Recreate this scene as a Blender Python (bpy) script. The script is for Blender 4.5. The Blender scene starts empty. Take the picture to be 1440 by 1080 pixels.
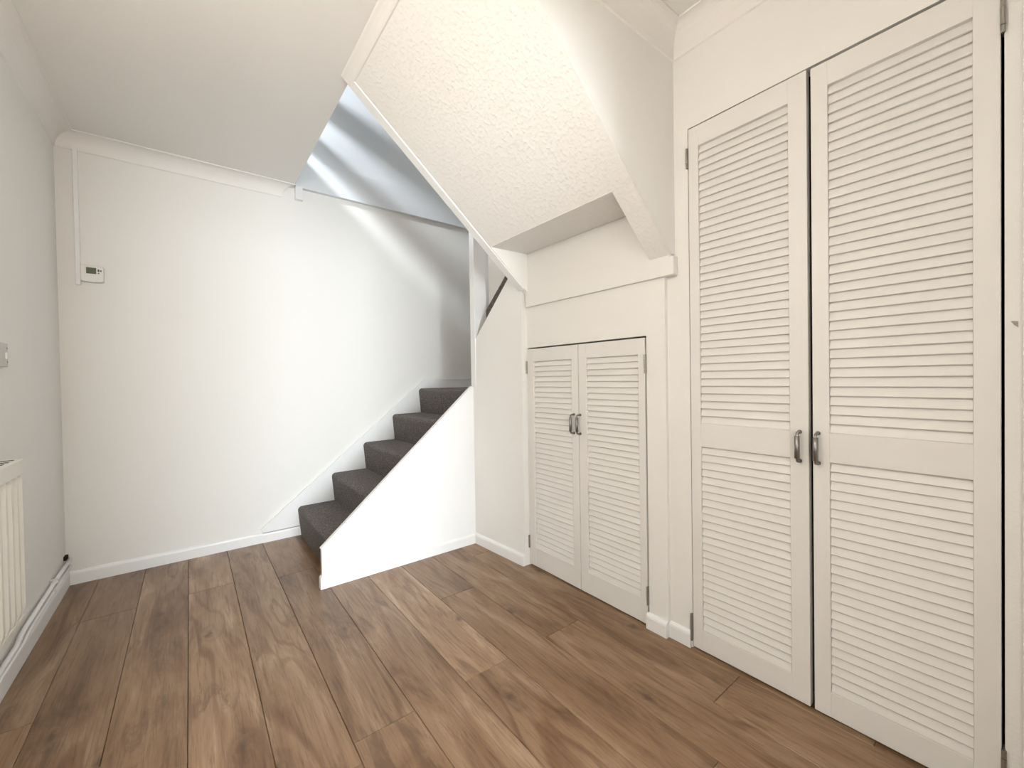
import bpy, bmesh, math, random
from mathutils import Matrix, Vector
random.seed(7)
S = bpy.context.scene
COL = S.collection

# ------------------------------------------------------------------ camera
CAMZ = 1.054
yaw, pitch, roll = (math.radians(a) for a in (37.815, 0.733, -0.928))
F_PX = 584.2
f0 = Vector((math.sin(yaw), math.cos(yaw), 0)); r0 = Vector((math.cos(yaw), -math.sin(yaw), 0)); u0 = Vector((0, 0, 1))
fw = f0*math.cos(pitch) - u0*math.sin(pitch); up = u0*math.cos(pitch) + f0*math.sin(pitch)
rt = r0*math.cos(roll) + up*math.sin(roll); up = up*math.cos(roll) - r0*math.sin(roll)
cam_d = bpy.data.cameras.new('camera'); cam_d.sensor_width = 36; cam_d.sensor_fit = 'HORIZONTAL'
cam_d.lens = F_PX/1440*36; cam_d.clip_start = 0.01
cam = bpy.data.objects.new('camera', cam_d); COL.objects.link(cam)
m = Matrix.Identity(4)
for i in range(3):
    m[i][0] = rt[i]; m[i][1] = up[i]; m[i][2] = -fw[i]
m[2][3] = CAMZ
cam.matrix_world = m
S.camera = cam

# ------------------------------------------------------------------ world, lights, exposure
w = bpy.data.worlds.new('world'); S.world = w; w.use_nodes = True
w.node_tree.nodes['Background'].inputs[0].default_value = (0.75, 0.85, 1.0, 1)
w.node_tree.nodes['Background'].inputs[1].default_value = 1.0
S.view_settings.view_transform = 'Standard'; S.view_settings.look = 'None'
S.view_settings.exposure = 0.19; S.view_settings.gamma = 1.0; S.view_settings.use_curve_mapping = False

def area(name, loc, target, sx, sy, power, color):
    d = bpy.data.lights.new(name, 'AREA'); d.shape = 'RECTANGLE'; d.size = sx; d.size_y = sy
    d.energy = power; d.color = color
    o = bpy.data.objects.new(name, d); COL.objects.link(o); o.location = loc
    o.rotation_euler = (Vector(target)-Vector(loc)).to_track_quat('-Z', 'Y').to_euler()
    return o
# daylight through the glazed front door behind the camera
area('front_door_daylight', (0.05, -3.52, 0.88), (0.45, -0.25, 0.88), 1.0, 1.4, 262, (0.86, 0.945, 1.0))
# upstairs landing window
area('landing_daylight', (-0.43, 2.0, 3.52), (1.0, 3.1, 2.7), 0.17, 0.17, 38, (0.86, 0.93, 1.0))

FILL_LAMP = 60.0                     # radiance of the added fill pendant's glowing shade
# ------------------------------------------------------------------ helpers
def tag(o, label=None, cat=None, group=None, kind=None):
    if label: o['label'] = label
    if cat: o['category'] = cat
    if group: o['group'] = group
    if kind: o['kind'] = kind
    return o
def empty(name, loc=(0, 0, 0)):
    o = bpy.data.objects.new(name, None); COL.objects.link(o); o.location = loc; o.empty_display_size = .1
    return o
def obj(name, bm, mat, parent=None, smooth=False):
    bmesh.ops.recalc_face_normals(bm, faces=bm.faces)
    me = bpy.data.meshes.new(name); bm.to_mesh(me); bm.free()
    me.materials.append(mat)
    if smooth:
        for p in me.polygons: p.use_smooth = True
    o = bpy.data.objects.new(name, me); COL.objects.link(o)
    if parent is not None:
        o.parent = parent
        o.matrix_parent_inverse = Matrix.Translation(-Vector(parent.location)) if parent.type == 'EMPTY' else Matrix.Translation(-Vector(parent.location))
    return o
def bevel(bm, r, seg=2):
    if r > 0:
        bmesh.ops.bevel(bm, geom=list(bm.edges), offset=r, segments=seg, affect='EDGES', profile=.5, clamp_overlap=True)
def bbox(bm, lo, hi):
    vs = [bm.verts.new((x, y, z)) for z in (lo[2], hi[2]) for y in (lo[1], hi[1]) for x in (lo[0], hi[0])]
    for f in ((0, 2, 3, 1), (4, 5, 7, 6), (0, 1, 5, 4), (2, 6, 7, 3), (0, 4, 6, 2), (1, 3, 7, 5)):
        bm.faces.new([vs[i] for i in f])
    return vs
def box(name, lo, hi, mat, parent=None, bev=0.0, seg=2):
    bm = bmesh.new(); bbox(bm, lo, hi); bmesh.ops.recalc_face_normals(bm, faces=bm.faces); bevel(bm, bev, seg)
    return obj(name, bm, mat, parent)
def loft(name, rings, mat, parent=None, closed=True, cap=True, bev=0, smooth=False):
    """rings: list of point lists (same length), joined in order"""
    bm = bmesh.new(); R = [[bm.verts.new(p) for p in r] for r in rings]; n = len(R[0])
    for a, b in zip(R, R[1:]):
        for i in range(n if closed else n-1):
            j = (i+1) % n
            bm.faces.new((a[i], a[j], b[j], b[i]))
    if cap and closed:
        bm.faces.new(R[0]); bm.faces.new(list(reversed(R[-1])))
    bmesh.ops.recalc_face_normals(bm, faces=bm.faces)
    bevel(bm, bev)
    return obj(name, bm, mat, parent, smooth)
def prism_y(name, xz, y0, y1, mat, parent=None, bev=0):
    return loft(name, [[(x, y0, z) for x, z in xz], [(x, y1, z) for x, z in xz]], mat, parent, bev=bev)
def prism_x(name, yz, x0, x1, mat, parent=None, bev=0):
    return loft(name, [[(x0, y, z) for y, z in yz], [(x1, y, z) for y, z in yz]], mat, parent, bev=bev)
def prism_z(name, xy, z0, z1, mat, parent=None, bev=0):
    return loft(name, [[(x, y, z0) for x, y in xy], [(x, y, z1) for x, y in xy]], mat, parent, bev=bev)
def tube_into(bm, pts, r, n=12):
    pts = [Vector(p) for p in pts]; rings = []
    for i, p in enumerate(pts):
        a = pts[max(i-1, 0)]; b = pts[min(i+1, len(pts)-1)]
        t = (b-a).normalized(); s = t.cross(Vector((0, 0, 1)))
        if s.length < 1e-3: s = t.cross(Vector((1, 0, 0)))
        s.normalize(); q = s.cross(t)
        rr = r[i] if isinstance(r, (list, tuple)) else r
        rings.append([bm.verts.new(p + s*rr*math.cos(2*math.pi*k/n) + q*rr*math.sin(2*math.pi*k/n)) for k in range(n)])
    for a, b in zip(rings, rings[1:]):
        for k in range(n):
            bm.faces.new((a[k], a[(k+1) % n], b[(k+1) % n], b[k]))
    bm.faces.new(rings[0]); bm.faces.new(list(reversed(rings[-1])))
def tube(name, pts, r, mat, parent=None, n=12):
    bm = bmesh.new(); tube_into(bm, pts, r, n)
    return obj(name, bm, mat, parent, smooth=True)

# ------------------------------------------------------------------ materials
def new_mat(name, color, rough=.6, spec=.5, metal=0):
    mt = bpy.data.materials.new(name); mt.use_nodes = True
    b = mt.node_tree.nodes['Principled BSDF']
    b.inputs['Base Color'].default_value = (*color, 1); b.inputs['Roughness'].default_value = rough
    b.inputs['Specular IOR Level'].default_value = spec; b.inputs['Metallic'].default_value = metal
    return mt, mt.node_tree.nodes, mt.node_tree.links, b
def bump_noise(mt, N, L, b, scale, strength, dist, detail=3, rough=.55, vscale=(1, 1, 1), sharpen=None):
    tc = N.new('ShaderNodeTexCoord'); mp = N.new('ShaderNodeMapping'); mp.inputs['Scale'].default_value = vscale
    L.new(tc.outputs['Object'], mp.inputs['Vector'])
    n = N.new('ShaderNodeTexNoise'); n.inputs['Scale'].default_value = scale; n.inputs['Detail'].default_value = detail; n.inputs['Roughness'].default_value = rough
    L.new(mp.outputs[0], n.inputs['Vector'])
    h = n.outputs['Fac']
    if sharpen:
        r = N.new('ShaderNodeMapRange'); r.interpolation_type = 'SMOOTHSTEP'
        r.inputs['From Min'].default_value = sharpen[0]; r.inputs['From Max'].default_value = sharpen[1]
        L.new(h, r.inputs['Value']); h = r.outputs['Result']
    bp = N.new('ShaderNodeBump'); bp.inputs['Strength'].default_value = strength; bp.inputs['Distance'].default_value = dist
    L.new(h, bp.inputs['Height']); L.new(bp.outputs[0], b.inputs['Normal'])
    return n
WALL, N, L, b = new_mat('wall_paint', (.86, .845, .815), .75, .25)
bump_noise(WALL, N, L, b, 130, .25, .003, 3)
BLUE, N, L, b = new_mat('landing_wall_dim_tint', (.76, .78, .80), .6, .3)  # dimmer, cooler light upstairs put into the wall colour
bump_noise(BLUE, N, L, b, 130, .2, .003, 3)
CEIL, N, L, b = new_mat('ceiling_paint', (.86, .845, .815), .8, .2)
bump_noise(CEIL, N, L, b, 110, .22, .003, 3)
SOFF, N, L, b = new_mat('stippled_plaster', (.86, .845, .815), .7, .25)
bump_noise(SOFF, N, L, b, 72, .34, .005, 3, .5, sharpen=(.42, .80))
TRIM, N, L, b = new_mat('white_gloss_paint', (.87, .87, .865), .35, .5)
bump_noise(TRIM, N, L, b, 40, .05, .002, 2)
COVE, N, L, b = new_mat('coving_paint', (.87, .85, .82), .7, .3)
DOOR, N, L, b = new_mat('door_satin_paint', (.80, .78, .75), .45, .4)
bump_noise(DOOR, N, L, b, 60, .12, .002, 3, vscale=(1, .25, 1))
PLAS, N, L, b = new_mat('white_plastic', (.80, .79, .76), .4, .5)
GREYP, N, L, b = new_mat('pale_grey_plastic', (.60, .58, .55), .45, .5)
RAD, N, L, b = new_mat('radiator_enamel', (.80, .78, .72), .35, .5)
LCD, N, L, b = new_mat('lcd_glass', (.085, .10, .055), .2, .6)
BTN, N, L, b = new_mat('dark_rubber', (.05, .05, .05), .6, .3)
STEEL, N, L, b = new_mat('brushed_steel', (.30, .285, .28), .36, .5, 1)
bump_noise(STEEL, N, L, b, 300, .1, .001, 2)
HINGE, N, L, b = new_mat('zinc_hinge', (.36, .34, .31), .42, .5, .9)
DARK, N, L, b = new_mat('painted_dark_shade', (.035, .03, .027), .9, .1)  # near-black shade painted into cupboard insides, grille slots and pipe hole
SUBF, N, L, b = new_mat('screed', (.16, .14, .12), .9, .1)
CHIP, N, L, b = new_mat('chipped_timber', (.40, .36, .33), .9, .1)

# carpet: short flecked pile
CARPET, N, L, b = new_mat('carpet', (.10, .085, .08), .95, .05)
b.inputs['Sheen Weight'].default_value = .25; b.inputs['Sheen Roughness'].default_value = .5
tc = N.new('ShaderNodeTexCoord')
n1 = N.new('ShaderNodeTexNoise'); n1.inputs['Scale'].default_value = 150; n1.inputs['Detail'].default_value = 2
n2 = N.new('ShaderNodeTexVoronoi'); n2.inputs['Scale'].default_value = 190
for n in (n1, n2): L.new(tc.outputs['Object'], n.inputs['Vector'])
cr = N.new('ShaderNodeValToRGB'); e = cr.color_ramp.elements
e[0].position = .34; e[0].color = (.045, .036, .034, 1); e[1].position = .68; e[1].color = (.26, .22, .20, 1)
k = cr.color_ramp.elements.new(.5); k.color = (.110, .091, .084, 1)
L.new(n1.outputs['Fac'], cr.inputs[0]); L.new(cr.outputs[0], b.inputs['Base Color'])
mx = N.new('ShaderNodeMath'); mx.operation = 'ADD'; L.new(n1.outputs['Fac'], mx.inputs[0]); L.new(n2.outputs['Distance'], mx.inputs[1])
bp = N.new('ShaderNodeBump'); bp.inputs['Strength'].default_value = .7; bp.inputs['Distance'].default_value = .006
L.new(mx.outputs[0], bp.inputs['Height']); L.new(bp.outputs[0], b.inputs['Normal'])

# laminate oak: grain runs along local Y of each plank
WOOD, N, L, b = new_mat('oak_laminate', (.3, .18, .1), .42, .45)
tc = N.new('ShaderNodeTexCoord'); oi = N.new('ShaderNodeObjectInfo')
cx = N.new('ShaderNodeVectorMath'); cx.operation = 'SCALE'; cx.inputs[0].default_value = (37, 61, 13); L.new(oi.outputs['Random'], cx.inputs['Scale'])
ad = N.new('ShaderNodeVectorMath'); ad.operation = 'ADD'; L.new(tc.outputs['Object'], ad.inputs[0]); L.new(cx.outputs[0], ad.inputs[1])
def noise(scale3, scale, detail, rough, dist, src=None):
    mp = N.new('ShaderNodeMapping'); mp.inputs['Scale'].default_value = scale3; L.new(src or ad.outputs[0], mp.inputs['Vector'])
    n = N.new('ShaderNodeTexNoise'); n.inputs['Scale'].default_value = scale; n.inputs['Detail'].default_value = detail
    n.inputs['Roughness'].default_value = rough; n.inputs['Distortion'].default_value = dist
    L.new(mp.outputs[0], n.inputs['Vector']); return n
def ramp(src, stops):
    r = N.new('ShaderNodeValToRGB'); e = r.color_ramp.elements
    e[0].position, e[0].color = stops[0][0], (*stops[0][1], 1); e[1].position, e[1].color = stops[-1][0], (*stops[-1][1], 1)
    for p, c in stops[1:-1]:
        k = e.new(p); k.color = (*c, 1)
    L.new(src, r.inputs[0]); return r
def mix(mode, fac, a, c):
    mxx = N.new('ShaderNodeMix'); mxx.data_type = 'RGBA'; mxx.blend_type = mode
    if isinstance(fac, float): mxx.inputs[0].default_value = fac
    else: L.new(fac, mxx.inputs[0])
    L.new(a, mxx.inputs[6])
    if isinstance(c, tuple): mxx.inputs[7].default_value = (*c, 1)
    else: L.new(c, mxx.inputs[7])
    return mxx.outputs[2]
big = noise((1, .20, 1), 8, 6, .62, 1.0)
base = ramp(big.outputs['Fac'], [(.30, (.160, .086, .042)), (.45, (.262, .157, .087)), (.58, (.325, .209, .125)), (.72, (.440, .308, .205))])
# cathedral figure: rings stretched along the board
fig = noise((1, .13, 1), 4.6, 3, .45, .5)
mul = N.new('ShaderNodeMath'); mul.operation = 'MULTIPLY'; mul.inputs[1].default_value = 46; L.new(fig.outputs['Fac'], mul.inputs[0])
sn = N.new('ShaderNodeMath'); sn.operation = 'SINE'; L.new(mul.outputs[0], sn.inputs[0])
figr = ramp(sn.outputs[0], [(.0, (1, 1, 1)), (.45, (1, 1, 1)), (.97, (.70, .62, .56))])
figm = noise((1, .3, 1), 3.0, 2, .5, 0)
figk = ramp(figm.outputs['Fac'], [(.42, (.1, .1, .1)), (.62, (1, 1, 1))])
c1 = mix('MULTIPLY', figk.outputs[0], base.outputs[0], figr.outputs[0])
fine = noise((1, .05, 1), 120, 5, .7, .3)
finr = ramp(fine.outputs['Fac'], [(.30, (.58, .52, .47)), (.50, (1, 1, 1)), (.72, (1.14, 1.13, 1.12))])
c2 = mix('MULTIPLY', .85, c1, finr.outputs[0])
# dark mineral streaks and knots
stk = noise((1, .12, 1), 10, 7, .68, 1.8)
stkr = ramp(stk.outputs['Fac'], [(.57, (0, 0, 0)), (.64, (.55, .55, .55)), (.76, (.9, .9, .9))])
c3 = mix('MIX', stkr.outputs[0], c2, (.140, .078, .043))
kw = noise((1, 1, 1), 18, 4, .65, 0)
kv = N.new('ShaderNodeVectorMath'); kv.operation = 'MULTIPLY_ADD'; kv.inputs[1].default_value = (.07, .07, .0); L.new(kw.outputs['Color'], kv.inputs[0]); L.new(ad.outputs[0], kv.inputs[2])
kmp = N.new('ShaderNodeMapping'); kmp.inputs['Scale'].default_value = (1, .5, 1); L.new(kv.outputs[0], kmp.inputs['Vector'])
vo = N.new('ShaderNodeTexVoronoi'); vo.voronoi_dimensions = '2D'; vo.inputs['Scale'].default_value = 3.0; vo.inputs['Randomness'].default_value = 1; L.new(kmp.outputs[0], vo.inputs['Vector'])
knr = ramp(vo.outputs['Distance'], [(.012, (.85, .85, .85)), (.04, (.42, .42, .42)), (.07, (.08, .08, .08)), (.09, (.28, .28, .28)), (.13, (0, 0, 0))])
c4 = mix('MIX', knr.outputs[0], c3, (.10, .054, .030))
# each board its own tone
tone = ramp(oi.outputs['Random'], [(0, (.84, .82, .80)), (.5, (1, 1, 1)), (1, (1.14, 1.15, 1.17))])
c5 = mix('MULTIPLY', 1.0, c4, tone.outputs[0])
L.new(c5, b.inputs['Base Color'])
rr = N.new('ShaderNodeMapRange'); rr.inputs['To Min'].default_value = .24; rr.inputs['To Max'].default_value = .40; L.new(fine.outputs['Fac'], rr.inputs['Value']); L.new(rr.outputs[0], b.inputs['Roughness'])
bp = N.new('ShaderNodeBump'); bp.inputs['Strength'].default_value = .12; bp.inputs['Distance'].default_value = .002
L.new(fine.outputs['Fac'], bp.inputs['Height']); L.new(bp.outputs[0], b.inputs['Normal'])

# ------------------------------------------------------------------ dimensions
XL, XR, YB, YF, ZC = -0.535, 1.523, 3.178, -3.6, 2.385
XO = 2.35                       # outer wall of the stairwell
ZU, ZT = 2.59, 4.95             # landing floor, landing ceiling
XE = 0.588                      # edge of the stairwell opening
SL = 0.918                      # slope of the upper flight
DW0, DW1, DWZ = .02, .78, 1.74   # doorway behind the viewer
def zs(x): return 1.744 - SL*(x-1.254)
def st(o, label, cat): return tag(o, label, cat, kind='structure')

# ------------------------------------------------------------------ floor of separate boards
floor = st(box('floor', (XL-.1, YF-.05, -.06), (XR+.6, YB, -.012), SUBF), 'oak laminate floor of wide boards running towards the stairs', 'floor')
edges = [XL, -.409, -.218, -.026, .165, .356, .547, .739, .930, 1.122, 1.313, 1.504, 1.62]
cuts = [[.2, 1.95], [-.05, 1.42, 2.64], [.45, 1.47], [-.2, 1.02, 2.637], [.05, 1.16], [-.3, 1.238, 2.55], [.70, 2.40],
        [.02, 1.247, 2.7], [.55, 1.785], [.03, 1.252, 2.3], [.66, 2.1], [.3, 1.9]]
for i in range(len(edges)-1):
    x0, x1 = edges[i], edges[i+1]
    ys = [YF] + [c for c in (cuts[i][0]-1.4, cuts[i][0]-2.7, cuts[i][0]-4.0) if c > YF+.1][::-1] + cuts[i] + [YB]
    for y0, y1 in zip(ys, ys[1:]):
        cxm, cym = (x0+x1)/2, (y0+y1)/2; g = .0007
        bm = bmesh.new(); bbox(bm, (x0-cxm+g, y0-cym+g, -.012), (x1-cxm-g, y1-cym-g, 0))
        top = [e for e in bm.edges if all(v.co.z > -.001 for v in e.verts)]
        bmesh.ops.bevel(bm, geom=top, offset=.0014, segments=1, affect='EDGES')
        o = obj('plank', bm, WOOD, None); o.parent = floor; o.location = (cxm, cym, 0)

# ------------------------------------------------------------------ walls
st(box('wall_left', (XL-.12, YF-.1, -.06), (XL, YB+.1, ZT), WALL), 'pale wall behind the radiator at the left', 'wall')
wb = st(box('wall_back', (XL-.12, YB, -.06), (XO+.1, YB+.12, ZT), WALL), 'long cream back wall beside the stairs with the thermostat', 'wall')
# stairwell band above ceiling level, a little proud of the wall below
box('fascia_band', (.60, YB-.034, ZC+.004), (XO, YB, ZU), BLUE, wb, .002)
box('upper_facing', (.60, YB-.018, ZU), (XO, YB, ZT), BLUE, wb)
box('fascia_tab', (.598, YB-.036, 2.306), (.644, YB, ZC+.01), TRIM, wb, .002)
# front wall with the glazed door opening behind the camera
wf = st(prism_y('wall_front', [(XL-.1, -.06), (-.47, -.06), (-.47, 1.65), (.60, 1.65), (.60, -.06), (XO+.1, -.06), (XO+.1, ZT), (XL-.1, ZT)], YF-.1, YF, WALL), 'front wall behind the viewer with the glazed door opening', 'wall')
# right wall: big-cupboard wall with opening, and a slightly proud facing round the small cupboard
T = .05
D1 = (0.0615, 0.843, 1.996)      # big opening y0,y1,ztop
D2 = (1.024, 1.796, 1.2245)     # small opening
wr = st(prism_x('wall_right', [(YF, -.02), (D1[0], -.02), (D1[0], D1[2]), (D1[1], D1[2]), (D1[1], -.02), (.945, -.02), (.945, ZC+.1), (YF, ZC+.1)], XR, XR+T, WALL),
        'right-hand wall holding the tall louvred cupboard', 'wall')
ws = st(prism_x('wall_cupboard', [(.936, -.02), (D2[0], -.02), (D2[0], D2[2]), (D2[1], D2[2]), (D2[1], -.02), (1.86, -.02), (1.86, 1.475), (.936, 1.475)], 1.5055, XR+T, WALL),
        'cream facing round the small louvred cupboard under the stairs', 'wall')
# cupboard interiors, their darkness put into the board colour
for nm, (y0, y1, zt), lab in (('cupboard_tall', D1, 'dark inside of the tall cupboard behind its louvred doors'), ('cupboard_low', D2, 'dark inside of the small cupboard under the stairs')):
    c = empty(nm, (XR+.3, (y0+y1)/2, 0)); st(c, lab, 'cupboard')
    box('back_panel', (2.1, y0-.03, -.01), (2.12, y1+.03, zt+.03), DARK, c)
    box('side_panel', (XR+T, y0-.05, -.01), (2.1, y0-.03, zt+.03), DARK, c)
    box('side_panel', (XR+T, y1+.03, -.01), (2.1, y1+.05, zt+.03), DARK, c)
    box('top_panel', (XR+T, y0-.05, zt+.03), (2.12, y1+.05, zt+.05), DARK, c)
# jamb and architrave at the right edge of the picture
j = st(box('trim_jamb', (1.506, -.06, 0), (XR, .034, 2.10), TRIM, None, .003), 'white gloss upright at the right edge beside the tall cupboard', 'trim')
st(prism_y('wall_doorway', [(XL-.05, -.02), (DW0, -.02), (DW0, DWZ), (DW1, DWZ), (DW1, -.02), (XR+.03, -.02), (XR+.03, ZC+.05), (XL-.05, ZC+.05)], -.36, -.26, WALL), 'wall with the doorway just behind the viewer', 'wall')
jb = prism_x('paint_chip', [(.0525, 1.170), (.041, 1.168), (.041, 1.154), (.047, 1.160)], XR-.0012, XR+.001, CHIP, wr)
# end wall between lower flight and small cupboard, cut on a slope under the turn of the stairs
W2 = lambda y: 1.445 + (2.268-y)/(2.268-1.80)*.026
pts = [(2.29, -.02), (1.80, -.02), (1.80, 1.735), (1.925, 1.612), (2.234, 1.313), (2.29, 1.26)]
pts = [(2.29, -.02), (1.80, -.02), (1.80, 1.74), (2.268, 1.281), (2.29, 1.26)]
we = st(loft('wall_stair_end', [[(W2(y), y, z) for y, z in pts], [(1.53, y, z) for y, z in pts]], WALL),
        'short cream wall between the stair side panel and the small cupboard', 'wall')

# ------------------------------------------------------------------ ceiling and upper floor enclosure
st(box('ceiling', (XL-.1, YF-.1, ZC), (XE, YB, ZU), CEIL), 'plain cream ceiling over the hall', 'ceiling')
st(box('ceiling_front', (XE, YF-.1, ZC), (XO+.1, .95, ZU), CEIL), 'cream ceiling in front of the tall cupboard', 'ceiling')
st(box('ceiling_upper', (XL-.1, YF-.1, ZT), (XO+.1, YB+.1, ZT+.1), CEIL), 'ceiling of the landing above the stairwell', 'ceiling')
st(box('wall_outer', (XO, YF-.1, -.06), (XO+.12, YB+.1, ZT), WALL), 'outer wall of the stairwell behind the turn', 'wall')
# wall plane closing the near side of the upper flight
st(prism_y('wall_flight_side', [(.50, ZC+.02), (.556, ZC), (1.254, zs(1.254)+.012), (1.497, zs(1.497)+.012), (XR+.03, zs(1.497)+.012), (XR+.03, ZC+.02)], .90, .93, WALL),
   'smooth cream side wall of the upper flight beside the tall cupboard', 'wall')

# ------------------------------------------------------------------ coving
def cove(n=8, drop=.08, dep=.08):
    """profile points (out from wall, down from ceiling) along a concave curve"""
    p = [(dep, 0), (dep, .006)]
    for k in range(n+1):
        a = math.pi/2*k/n
        p.append((dep-.006-(dep-.012)*math.sin(a)+.0, .006+(drop-.012)*(1-math.cos(a))))
    p += [(0.006, drop-.004), (0, drop-.004+.004), (0, 0)]
    q = []
    for t in p:
        if not q or (abs(q[-1][0]-t[0])+abs(q[-1][1]-t[1])) > 1e-5: q.append(t)
    return q
P = cove(10)
cb = loft('trim_1', [[(XL+o_, YB-o_, ZC-d_) for o_, d_ in P], [(.513+o_, YB-o_, ZC-d_) for o_, d_ in P]], COVE)
st(cb, 'white plaster coving along the top of the back wall', 'coving')
cl = loft('trim_2', [[(XL+o_, YB-o_, ZC-d_) for o_, d_ in P], [(XL+o_, YF, ZC-d_) for o_, d_ in P]], COVE)
st(cl, 'white plaster coving along the top of the left wall', 'coving')
P2 = cove(10, .104, .066)
c3_ = loft('trim_3', [[(XR-o_, .90-o_, ZC-d_) for o_, d_ in P2], [(XR-o_, YF, ZC-d_) for o_, d_ in P2]], COVE)
st(c3_, 'plaster coving above the tall cupboard', 'coving')
c4_ = loft('trim_4', [[(XR-o_, .90-o_, ZC-d_) for o_, d_ in P2], [(.64, .90-o_, ZC-d_) for o_, d_ in P2]], COVE)
st(c4_, 'plaster coving along the side wall of the upper flight', 'coving')
# shallow coving where the ceiling meets the sloping soffit
prof = [(.548, ZC), (.551, ZC-.005), (.562, ZC-.012), (.573, ZC-.021), (.582, ZC-.031), (.588, zs(.588)-.006), (.594, zs(.594)), (.59, zs(.59)+.03), (.555, ZC+.005)]
c5_ = loft('trim_5', [[(x, .93, z) for x, z in prof], [(x, 1.886 - (.006 if i in (1, 4) else 0), z) for i, (x, z) in enumerate(prof)]], COVE)
st(c5_, 'shallow coving where the ceiling meets the sloping stair soffit', 'coving')

# ------------------------------------------------------------------ baseboards
def skirt_prof(h=.064, t=.015):
    return [(0, 0), (t, 0), (t, h-.016), (t-.002, h-.008), (t-.007, h-.002), (t-.011, h), (0, h)]
def skirt(name, a, b_, nrm, label, h=.064, t=.015, ext0=0, ext1=0, parent=None):
    """a,b on the wall line; nrm outward; ext = mitre shift along the line per unit of projection"""
    a = Vector(a); b_ = Vector(b_); nv = Vector(nrm); d = (b_-a).normalized(); rings = []
    for p, ex in ((a, -ext0), (b_, ext1)):
        rings.append([tuple((p + nv*o_ + d*(ex*o_)) + Vector((0, 0, z))) for o_, z in skirt_prof(h, t)])
    o = loft(name, rings, TRIM, parent)
    if label: st(o, label, 'baseboard')
    return o
skirt('baseboard_back', (XL, YB, 0), (.357, YB, 0), (0, -1, 0), 'white baseboard along the back wall up to the stair string', .07, .015, ext0=-1)
skirt('baseboard_left', (XL, YF, 0), (XL, YB, 0), (1, 0, 0), 'white baseboard under the radiator pipes on the left wall', .075, .015, ext1=-1)
dv = (Vector((W2(1.80), 1.80, 0))-Vector((W2(2.268), 2.268, 0))).normalized()
skirt('baseboard_end', (W2(2.268), 2.268, 0), (W2(1.80), 1.80, 0), (dv.y, -dv.x, 0), 'white baseboard on the short wall between stair panel and small cupboard', .064, .015, ext0=-1)
skirt('baseboard_cupboard', (1.5055, 1.030, 0), (1.5055, .936, 0), (-1, 0, 0), 'short white baseboard block right of the small cupboard', .064, .016)
skirt('baseboard_right', (XR, .936, 0), (XR, .847, 0), (-1, 0, 0), 'short white baseboard block left of the tall cupboard', .064, .013)

# ------------------------------------------------------------------ lower staircase
stair = empty('staircase', (1.0, 2.7, 0))
tag(stair, 'white boxed-in staircase with grey brown carpeted steps along the back wall', 'staircase')
RISE = .1972; fronts = [.572, .797, 1.027, 1.258, 1.486]
def step_profile(xf, z0, z1, x_end, r=.026):
    p = [(xf+.016, z0)]
    for k in range(7):
        a = math.pi/2*k/6
        p.append((xf+r-r*math.cos(a), z1-r+r*math.sin(a)))
    p += [(x_end, z1), (x_end, z0)]
    return p
for i, xf in enumerate(fronts):
    z0, z1 = (i*RISE-.004 if i else 0), (i+1)*RISE
    xe = fronts[i+1]+.06 if i < 4 else XO
    pr = step_profile(xf, z0, z1, xe)
    o = loft('step', [[(x, 2.288, z) for x, z in pr], [(x, YB-.014, z) for x, z in pr]], CARPET, stair)
# side panel with a slim capping along its sloping edge
panel = [(.518, 0), (.518, .203), (1.432, 1.005), (1.4449, 1.005), (1.4449, 0)]
sp = prism_y('side_panel', panel, 2.268, 2.289, TRIM, stair, .0015)
th = math.atan2(1.005-.203, 1.432-.518); nx, nz = -math.sin(th), math.cos(th)
def along(t, h): return (.518+t*(1.432-.518)+nx*h, .203+t*(1.005-.203)+nz*h)
prism_y('capping', [along(-.002, -.001), along(1.0, -.001), along(1.0, .0065), along(-.006, .0065)], 2.262, 2.2905, TRIM, sp, .0015)
prism_y('end_capping', [(.5135, .062), (.5185, .062), (.5185, .205), (.5135, .207)], 2.264, 2.2905, TRIM, sp, .0015)
skirt('panel_skirting', (.518, 2.268, 0), (1.4449, 2.268, 0), (0, -1, 0), None, .064, .015, ext0=1, ext1=-1, parent=sp)
skirt('panel_skirting', (.518, 2.289, 0), (.518, 2.268, 0), (-1, 0, 0), None, .064, .015, ext1=1, parent=sp)
# string board against the back wall
ww = YB-.013
sb = prism_y('wall_string', [(.357, 0), (.357, .080), (1.537, 1.054), (XO, 1.057), (XO, .90), (1.60, .90), (.60, 0)], ww, YB, TRIM, stair, .0015)
th2 = math.atan2(1.054-.080, 1.537-.357); n2x, n2z = -math.sin(th2), math.cos(th2)
prism_y('string_edge', [(.357, .080), (1.537, 1.054), (1.537+.012*n2x*-.4, 1.054+.010), (.357+n2x*.011, .080+n2z*.011)], ww-.004, YB, TRIM, sb, .0015)
prism_y('string_edge', [(1.535, 1.052), (XO, 1.055), (XO, 1.065), (1.532, 1.064)], ww-.004, YB, TRIM, sb, .0015)
skirt('string_skirting', (.357, ww, 0), (.590, ww, 0), (0, -1, 0), None, .064, .006, parent=sb)
# newel at the turn
nw = box('newel_post', (1.4425, 2.236, 1.004), (1.535, 2.2895, 2.3), TRIM, stair, .002)
# the turn of the stairs seen over the cut wall: carpeted rise and the plain board behind it
def zcut(y): return 1.281+(2.268-y)*(1.74-1.281)/(2.268-1.80)
tr = prism_x('carpet_run', [(2.236, 1.30), (2.236, 1.50), (1.82, 1.852), (1.82, 1.60)], 1.531, 1.545, CARPET, stair)
prism_x('inner_board', [(2.236, 1.2), (2.236, 2.05), (1.80, 2.05), (1.80, 1.2)], 1.555, 1.575, WALL, stair)

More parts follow.
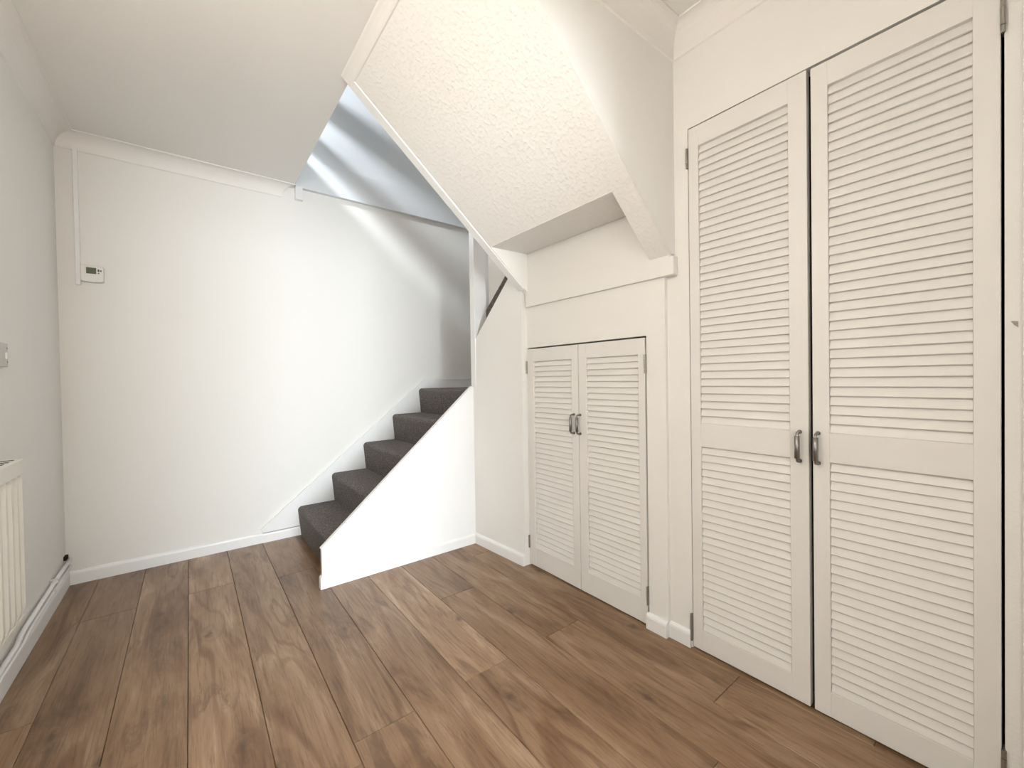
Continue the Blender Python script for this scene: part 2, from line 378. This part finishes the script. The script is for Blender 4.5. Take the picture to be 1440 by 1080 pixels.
# ------------------------------------------------------------------ upper flight overhead
fl = empty('overhead_stair_flight', (1.0, 1.35, 1.75))
tag(fl, 'sloping underside of the upper stair flight in stippled cream plaster', 'staircase')
yin = lambda x: 1.838 - (x-.60)*(.068/.87)
yout = lambda x: yin(x) + .050
xa, xb = .540, 1.254
loft('soffit', [[(xa, .9005, zs(xa)), (xa, yin(xa)+.01, zs(xa)), (xa, yin(xa)+.01, zs(xa)+.01), (xa, .9005, zs(xa)+.01)],
                [(xb, .9005, zs(xb)), (xb, yin(xb)+.01, zs(xb)), (xb, yin(xb)+.01, zs(xb)+.01), (xb, .9005, zs(xb)+.01)]], SOFF, fl)
# near string: carries the slope on down to the wall
loft('near_string', [[(x, y, z) for y, z in ((.9002, zs(x)), (.992, zs(x)), (.992, 1.76), (.9002, zs(x)+.011))] for x in (1.2545, 1.497)], SOFF, fl)
# far string: trim board along the open edge, slightly below the soffit
XA1 = 1.468
fs = loft('far_string', [[(x, yin(x), zs(x)-.006), (x, yout(x), zs(x)-.006), (x, yout(x), zs(x)+.20), (x, yin(x), zs(x)+.20)] for x in (.586, XA1)], TRIM, fl, bev=.002)
# flat underside of the recess and the upright panel below it
box('recess_top', (1.254, .985, 1.742), (1.53, 1.80, 1.765), SOFF, fl)
loft('recess_side', [[(1.2545, 1.7785, 1.7425), (1.2545, 1.84, 1.7425), (1.2545, 1.84, 1.7435), (1.2545, 1.7785, 1.7435)],
                     [(1.492, 1.768, zs(1.492)+.004), (1.492, 1.80, zs(1.492)+.004), (1.492, 1.80, 1.7435), (1.492, 1.768, 1.7435)]], WALL, fl)
prism_x('end_panel', [(.888, 1.450), (1.79, 1.450), (1.79, 1.742), (.905, 1.742), (.905, 1.521), (.888, 1.521)], 1.4905, 1.5215, WALL, fl, .002)
# back of the flight, closing the space above the soffit
loft('flight_back', [[(x, .93, zs(x)+.05), (x, yin(x), zs(x)+.05), (x, yin(x), zs(x)+.22), (x, .93, zs(x)+.22)] for x in (.58, 1.20)], CARPET, fl)

# landing balustrade of horizontal boards at the stairwell edge
bal = empty('landing_balustrade', (XE-.03, 2.5, ZU))
tag(bal, 'horizontal board balustrade on the landing at the stairwell edge', 'balustrade')
for z0, z1 in ((ZU, 2.675), (2.785, 2.905), (3.055, 3.20), (3.36, 3.46)):
    box('rail', (XE-.055, 1.2, z0), (XE-.03, YB-.018, z1), TRIM, bal, .003)
for y in (1.25, 1.95):
    box('post', (XE-.13, y-.03, ZU), (XE-.055, y+.03, 3.48), TRIM, bal, .003)

# ------------------------------------------------------------------ louvred doors
PITCH = .0282
slat_cache = {}
def slat_mesh(wd):
    if wd not in slat_cache:
        bm = bmesh.new()
        # cross-section in (x, z): lower edge forward, upper edge tucked behind the next slat
        sec = [(.0020, 0), (.0075, -.0015), (.0135, .0335), (.0090, .0335)]
        sec = [(.0010, .0010), (.0018, -.0006), (.0070, -.0012), (.0170, .0345), (.0124, .0356)]
        A = [bm.verts.new((x, -wd/2, z)) for x, z in sec]; B = [bm.verts.new((x, wd/2, z)) for x, z in sec]
        n = len(sec)
        for i in range(n): bm.faces.new((A[i], A[(i+1) % n], B[(i+1) % n], B[i]))
        bm.faces.new(A); bm.faces.new(list(reversed(B)))
        bmesh.ops.recalc_face_normals(bm, faces=bm.faces)
        me = bpy.data.meshes.new('slat'); bm.to_mesh(me); bm.free(); me.materials.append(DOOR); slat_cache[wd] = me
    return slat_cache[wd]
def louvre_door(y0, y1, xf, z0, z1, sections, stile0, stile1, handle_y, hinge_y, hinges, label, group):
    """xf = front face; stile0 / stile1 = inner edges of the louvre field"""
    d = empty('louvred_door', (xf, (y0+y1)/2, z0)); tag(d, label, 'door', group)
    th_ = .028
    box('stile', (xf, y0, z0), (xf+th_, stile0, z1), DOOR, d, .0015)
    box('stile', (xf, stile1, z0), (xf+th_, y1, z1), DOOR, d, .0015)
    lv = sorted(sections)
    zz = [z0] + [v for s_ in lv for v in s_] + [z1]
    for a, c in zip(zz[0::2], zz[1::2]):
        box('rail', (xf+.0006, stile0-.0005, a), (xf+th_, stile1+.0005, c), DOOR, d, .0012)
    for a, c in lv:
        n = round((c-a)/PITCH); p = (c-a)/n
        me = slat_mesh(round(stile1-stile0-.001, 4))
        for k_ in range(n):
            s_ = bpy.data.objects.new('slat', me); COL.objects.link(s_); s_.parent = d
            s_.location = (0.0022, (stile0+stile1)/2-(y0+y1)/2, a+p*k_-z0 + .0008)
            if k_ == n-1: s_.scale.z = .80
    # pull handle: bar with thicker grip on two short legs
    h = empty('handle', (0, 0, 0)); h.parent = d; h.location = (0, handle_y-(y0+y1)/2, .826-z0)
    hb = bmesh.new()
    tube_into(hb, [(-.0005, 0, .046), (-.016, 0, .046), (-.022, 0, .0445), (-.026, 0, .040), (-.027, 0, .034), (-.027, 0, -.034), (-.026, 0, -.040), (-.022, 0, -.0445), (-.016, 0, -.046), (-.0005, 0, -.046)], .0042, 10)
    me = bpy.data.meshes.new('bar'); bmesh.ops.recalc_face_normals(hb, faces=hb.faces); hb.to_mesh(me); hb.free(); me.materials.append(STEEL)
    for p_ in me.polygons: p_.use_smooth = True
    o = bpy.data.objects.new('bar', me); COL.objects.link(o); o.parent = h
    gb = bmesh.new(); tube_into(gb, [(-.027, 0, .0355), (-.027, 0, .035), (-.027, 0, -.035), (-.027, 0, -.0355)], [.0045, .0074, .0074, .0045], 12)
    me = bpy.data.meshes.new('grip'); bmesh.ops.recalc_face_normals(gb, faces=gb.faces); gb.to_mesh(me); gb.free(); me.materials.append(STEEL)
    for p_ in me.polygons: p_.use_smooth = True
    o = bpy.data.objects.new('grip', me); COL.objects.link(o); o.parent = h
    rb = bmesh.new()
    for zz_ in (.046, -.046): tube_into(rb, [(-.0006, 0, zz_), (-.0035, 0, zz_)], .0065, 12)
    me = bpy.data.meshes.new('foot'); bmesh.ops.recalc_face_normals(rb, faces=rb.faces); rb.to_mesh(me); rb.free(); me.materials.append(STEEL)
    o = bpy.data.objects.new('foot', me); COL.objects.link(o); o.parent = h
    # butt hinges: knuckles in three lengths
    for za, zb in hinges:
        hg = bmesh.new(); L_ = (zb-za)
        for q0, q1, rr_ in ((0, .22, .0044), (.235, .765, .0048), (.78, 1, .0044)):
            tube_into(hg, [(xf-.0035, hinge_y, za+L_*q0), (xf-.0035, hinge_y, za+L_*q1)], rr_, 10)
        bbox(hg, (xf-.0008, hinge_y-.0022, za), (xf+.02, hinge_y+.0022, zb))
        obj('hinge', hg, HINGE, d)
    return d
GB, GS = 'tall cupboard doors', 'small cupboard doors'
sec_b = [(.086, .786), (.874, 1.914)]
louvre_door(.4555, .8390, 1.519, .009, 1.990, sec_b, .5065, .8010, .4785, .8435, ((1.844, 1.919), (.030, .134)), 'tall louvred cupboard door on the left, beside the small cupboard', GB)
louvre_door(.0670, .4445, 1.519, .009, 1.986, sec_b, .1115, .4020, .4300, .0630, ((1.843, 1.920), (.060, .150)), 'tall louvred cupboard door nearest the right edge of the picture', GB)
sec_s = [(.112, 1.147)]
louvre_door(1.4085, 1.7925, 1.503, .009, 1.2165, sec_s, 1.4535, 1.7420, 1.4380, 1.7955, ((1.080, 1.151), (.099, .169)), 'small louvred door under the stairs, left one next to the stair wall', GS)
louvre_door(1.0310, 1.4055, 1.503, .009, 1.2165, sec_s, 1.0635, 1.3560, 1.3960, 1.0275, ((1.067, 1.146), (.095, .171)), 'small louvred door under the stairs, right one next to the tall cupboard', GS)

# ------------------------------------------------------------------ thermostat and cable trunking
t = empty('thermostat', (-.402, YB, 1.655)); tag(t, 'small white room thermostat with green screen on the back wall', 'thermostat')
tb = [(-.4455, 1.618), (-.440, 1.614), (-.402, 1.611), (-.364, 1.614), (-.3585, 1.618), (-.3575, 1.690), (-.3610, 1.698), (-.402, 1.701), (-.443, 1.701), (-.4465, 1.697)]
prism_y('case', tb, YB-.026, YB-.004, PLAS, t, .003)
prism_y('back_plate', [(x*1.0+(x+.402)*.03, z+(z-1.655)*.03) for x, z in tb], YB-.006, YB, GREYP, t)
box('screen', (-.4245, YB-.0275, 1.655), (-.3860, YB-.0255, 1.688), LCD, t, .0006)
box('button', (-.3800, YB-.0285, 1.668), (-.3735, YB-.0255, 1.681), BTN, t, .001)
box('button', (-.3705, YB-.0285, 1.670), (-.3650, YB-.0255, 1.678), BTN, t, .001)
box('button', (-.3795, YB-.0285, 1.657), (-.3735, YB-.0255, 1.6625), BTN, t, .001)
tk = box('cable_trunking', (-.466, YB-.014, 1.592), (-.4475, YB, 2.325), TRIM, None, .0012)
tag(tk, 'narrow white vertical cable trunking running up from the thermostat', 'trunking')

# ------------------------------------------------------------------ light switch on the left wall
sw = empty('light_switch', (XL, 2.305, 1.17)); tag(sw, 'white light switch on the left wall above the radiator', 'light switch')
box('plate', (XL, 2.262, 1.127), (XL+.009, 2.348, 1.213), GREYP, sw, .002)
box('rocker', (XL+.0085, 2.318, 1.155), (XL+.014, 2.330, 1.180), PLAS, sw, .0015)
for zz in (1.145, 1.195):
    tube('screw', [(XL+.0085, 2.3385, zz), (XL+.0100, 2.3385, zz)], .0035, STEEL, sw, 8)

# ------------------------------------------------------------------ radiator
rd = empty('radiator', (XL+.03, 1.6, .25)); tag(rd, 'cream ribbed panel radiator on the left wall', 'radiator')
ry0, ry1, rz0, rz1, xfr = .95, 2.205, .235, .80, -.468
# front pressing: vertical flutes
flut = []; pw = .0555; nfl = int((ry1-.02-ry0)/pw)
bm = bmesh.new(); row = []
yy = ry1-.006; ys = []
while yy > ry0:
    for du, dx in ((0, 0), (.008, .0), (.016, -.011), (.040, -.011), (.048, 0)):
        ys.append((yy-du, dx))
    yy -= pw
r_lo = [bm.verts.new((xfr+dx, y, rz0+.05)) for y, dx in ys]; r_hi = [bm.verts.new((xfr+dx, y, rz1-.062)) for y, dx in ys]
e_lo = [bm.verts.new((xfr-.008, y, rz0+.02)) for y, dx in ys]; e_hi = [bm.verts.new((xfr-.008, y, rz1-.04)) for y, dx in ys]
for a, c in ((e_lo, r_lo), (r_lo, r_hi), (r_hi, e_hi)):
    for i in range(len(ys)-1): bm.faces.new((a[i], a[i+1], c[i+1], c[i]))
fp = obj('front_panel', bm, RAD, rd)
box('panel_body', (xfr-.022, ry0, rz0), (xfr-.0115, ry1, rz1-.01), RAD, rd, .002)
box('bottom_seam', (xfr-.0115, ry0, rz0), (xfr-.004, ry1, rz0+.024), RAD, rd, .002)
box('side_cover', (XL+.018, ry1-.003, rz0+.02), (xfr-.006, ry1+.001, rz1-.012), RAD, rd, .001)
tg = box('top_grille', (XL+.016, ry0-.004, rz1-.052), (xfr+.002, ry1+.004, rz1+.002), RAD, rd, .003)
for k_ in range(22):
    y = ry1-.03-k_*.05
    box('slot', (XL+.024, y-.018, rz1+.0019), (xfr-.012, y+.002, rz1+.0024), DARK, tg)  # thin dark strip painting the shaded opening onto the grille
box('bracket', (XL, ry1-.25, rz0+.05), (XL+.02, ry1-.22, rz1-.06), RAD, rd)
# pipes to the radiator along the baseboard, each with its clips
def pipe(pts, r, clips, label):
    p = empty('heating_pipe', pts[0]); tag(p, label, 'pipe', 'radiator pipes on the left baseboard')
    tube('run', pts, r, TRIM, p, 12)
    for (x, y, z) in clips:
        box('clip', (XL, y-.006, z-r-.003), (x+r+.003, y+.006, z+r+.003), PLAS, p, .002)
XP = XL+.018
pipe([(XP, YB-.02, .140), (XP, 2.95, .138), (XP, 2.40, .128), (XP-.002, 2.36, .120), (XP, 2.30, .108), (XP, 1.2, .100)], .0085, [(XP, 2.86, .137), (XP, 1.9, .105)], 'upper white heating pipe running from the corner to the radiator')
pipe([(XP, YB-.02, .106), (XP, 2.95, .104), (XP, 2.45, .098), (XP+.004, 2.36, .090), (XP+.004, 1.2, .086)], .0065, [(XP, 2.82, .103)], 'lower thin heating pipe lying on top of the left baseboard')
box('pipe_hole', (XL, YB-.055, .146), (XL+.012, YB-.012, .166), DARK, bpy.data.objects['wall_left'], .001)  # dark block in place of the shaded hole at the pipe corner

# ------------------------------------------------------------------ unseen pendant added as warm fill, above and in front of the viewer
LX, LY, LZ = -.22, .74, 1.84
lp = empty('fill_pendant', (LX, LY, ZC)); tag(lp, 'unseen round glass pendant added as warm fill below the hall ceiling', 'lamp')
def lathe(name, prof, cx_, cy_, mat, parent, n=28):
    bm = bmesh.new(); rings = []
    for r, z in prof: rings.append([bm.verts.new((cx_+r*math.cos(2*math.pi*k/n), cy_+r*math.sin(2*math.pi*k/n), z)) for k in range(n)])
    for a, c in zip(rings, rings[1:]):
        for k in range(n): bm.faces.new((a[k], a[(k+1) % n], c[(k+1) % n], c[k]))
    bm.faces.new(rings[0]); bm.faces.new(list(reversed(rings[-1])))
    return obj(name, bm, mat, parent, True)
lathe('ceiling_rose', [(.045, ZC), (.045, ZC-.012), (.02, ZC-.028), (.006, ZC-.03)], LX, LY, PLAS, lp)
tube('cord', [(LX, LY, ZC-.028), (LX, LY, LZ+.12)], .004, PLAS, lp, 8)
lathe('lamp_holder', [(.012, LZ+.13), (.020, LZ+.12), (.020, LZ+.085)], LX, LY, PLAS, lp)
GLOW, N, L, b = new_mat('opal_glass_lit', (.9, .88, .82), .4, .4)
b.inputs['Emission Color'].default_value = (1, .91, .80, 1); b.inputs['Emission Strength'].default_value = FILL_LAMP
lathe('shade', [(.022, LZ+.087)] + [(.09*math.sin(a), LZ+.09*math.cos(a)) for a in [math.radians(d) for d in range(20, 176, 15)]] + [(.003, LZ-.09)], LX, LY, GLOW, lp)
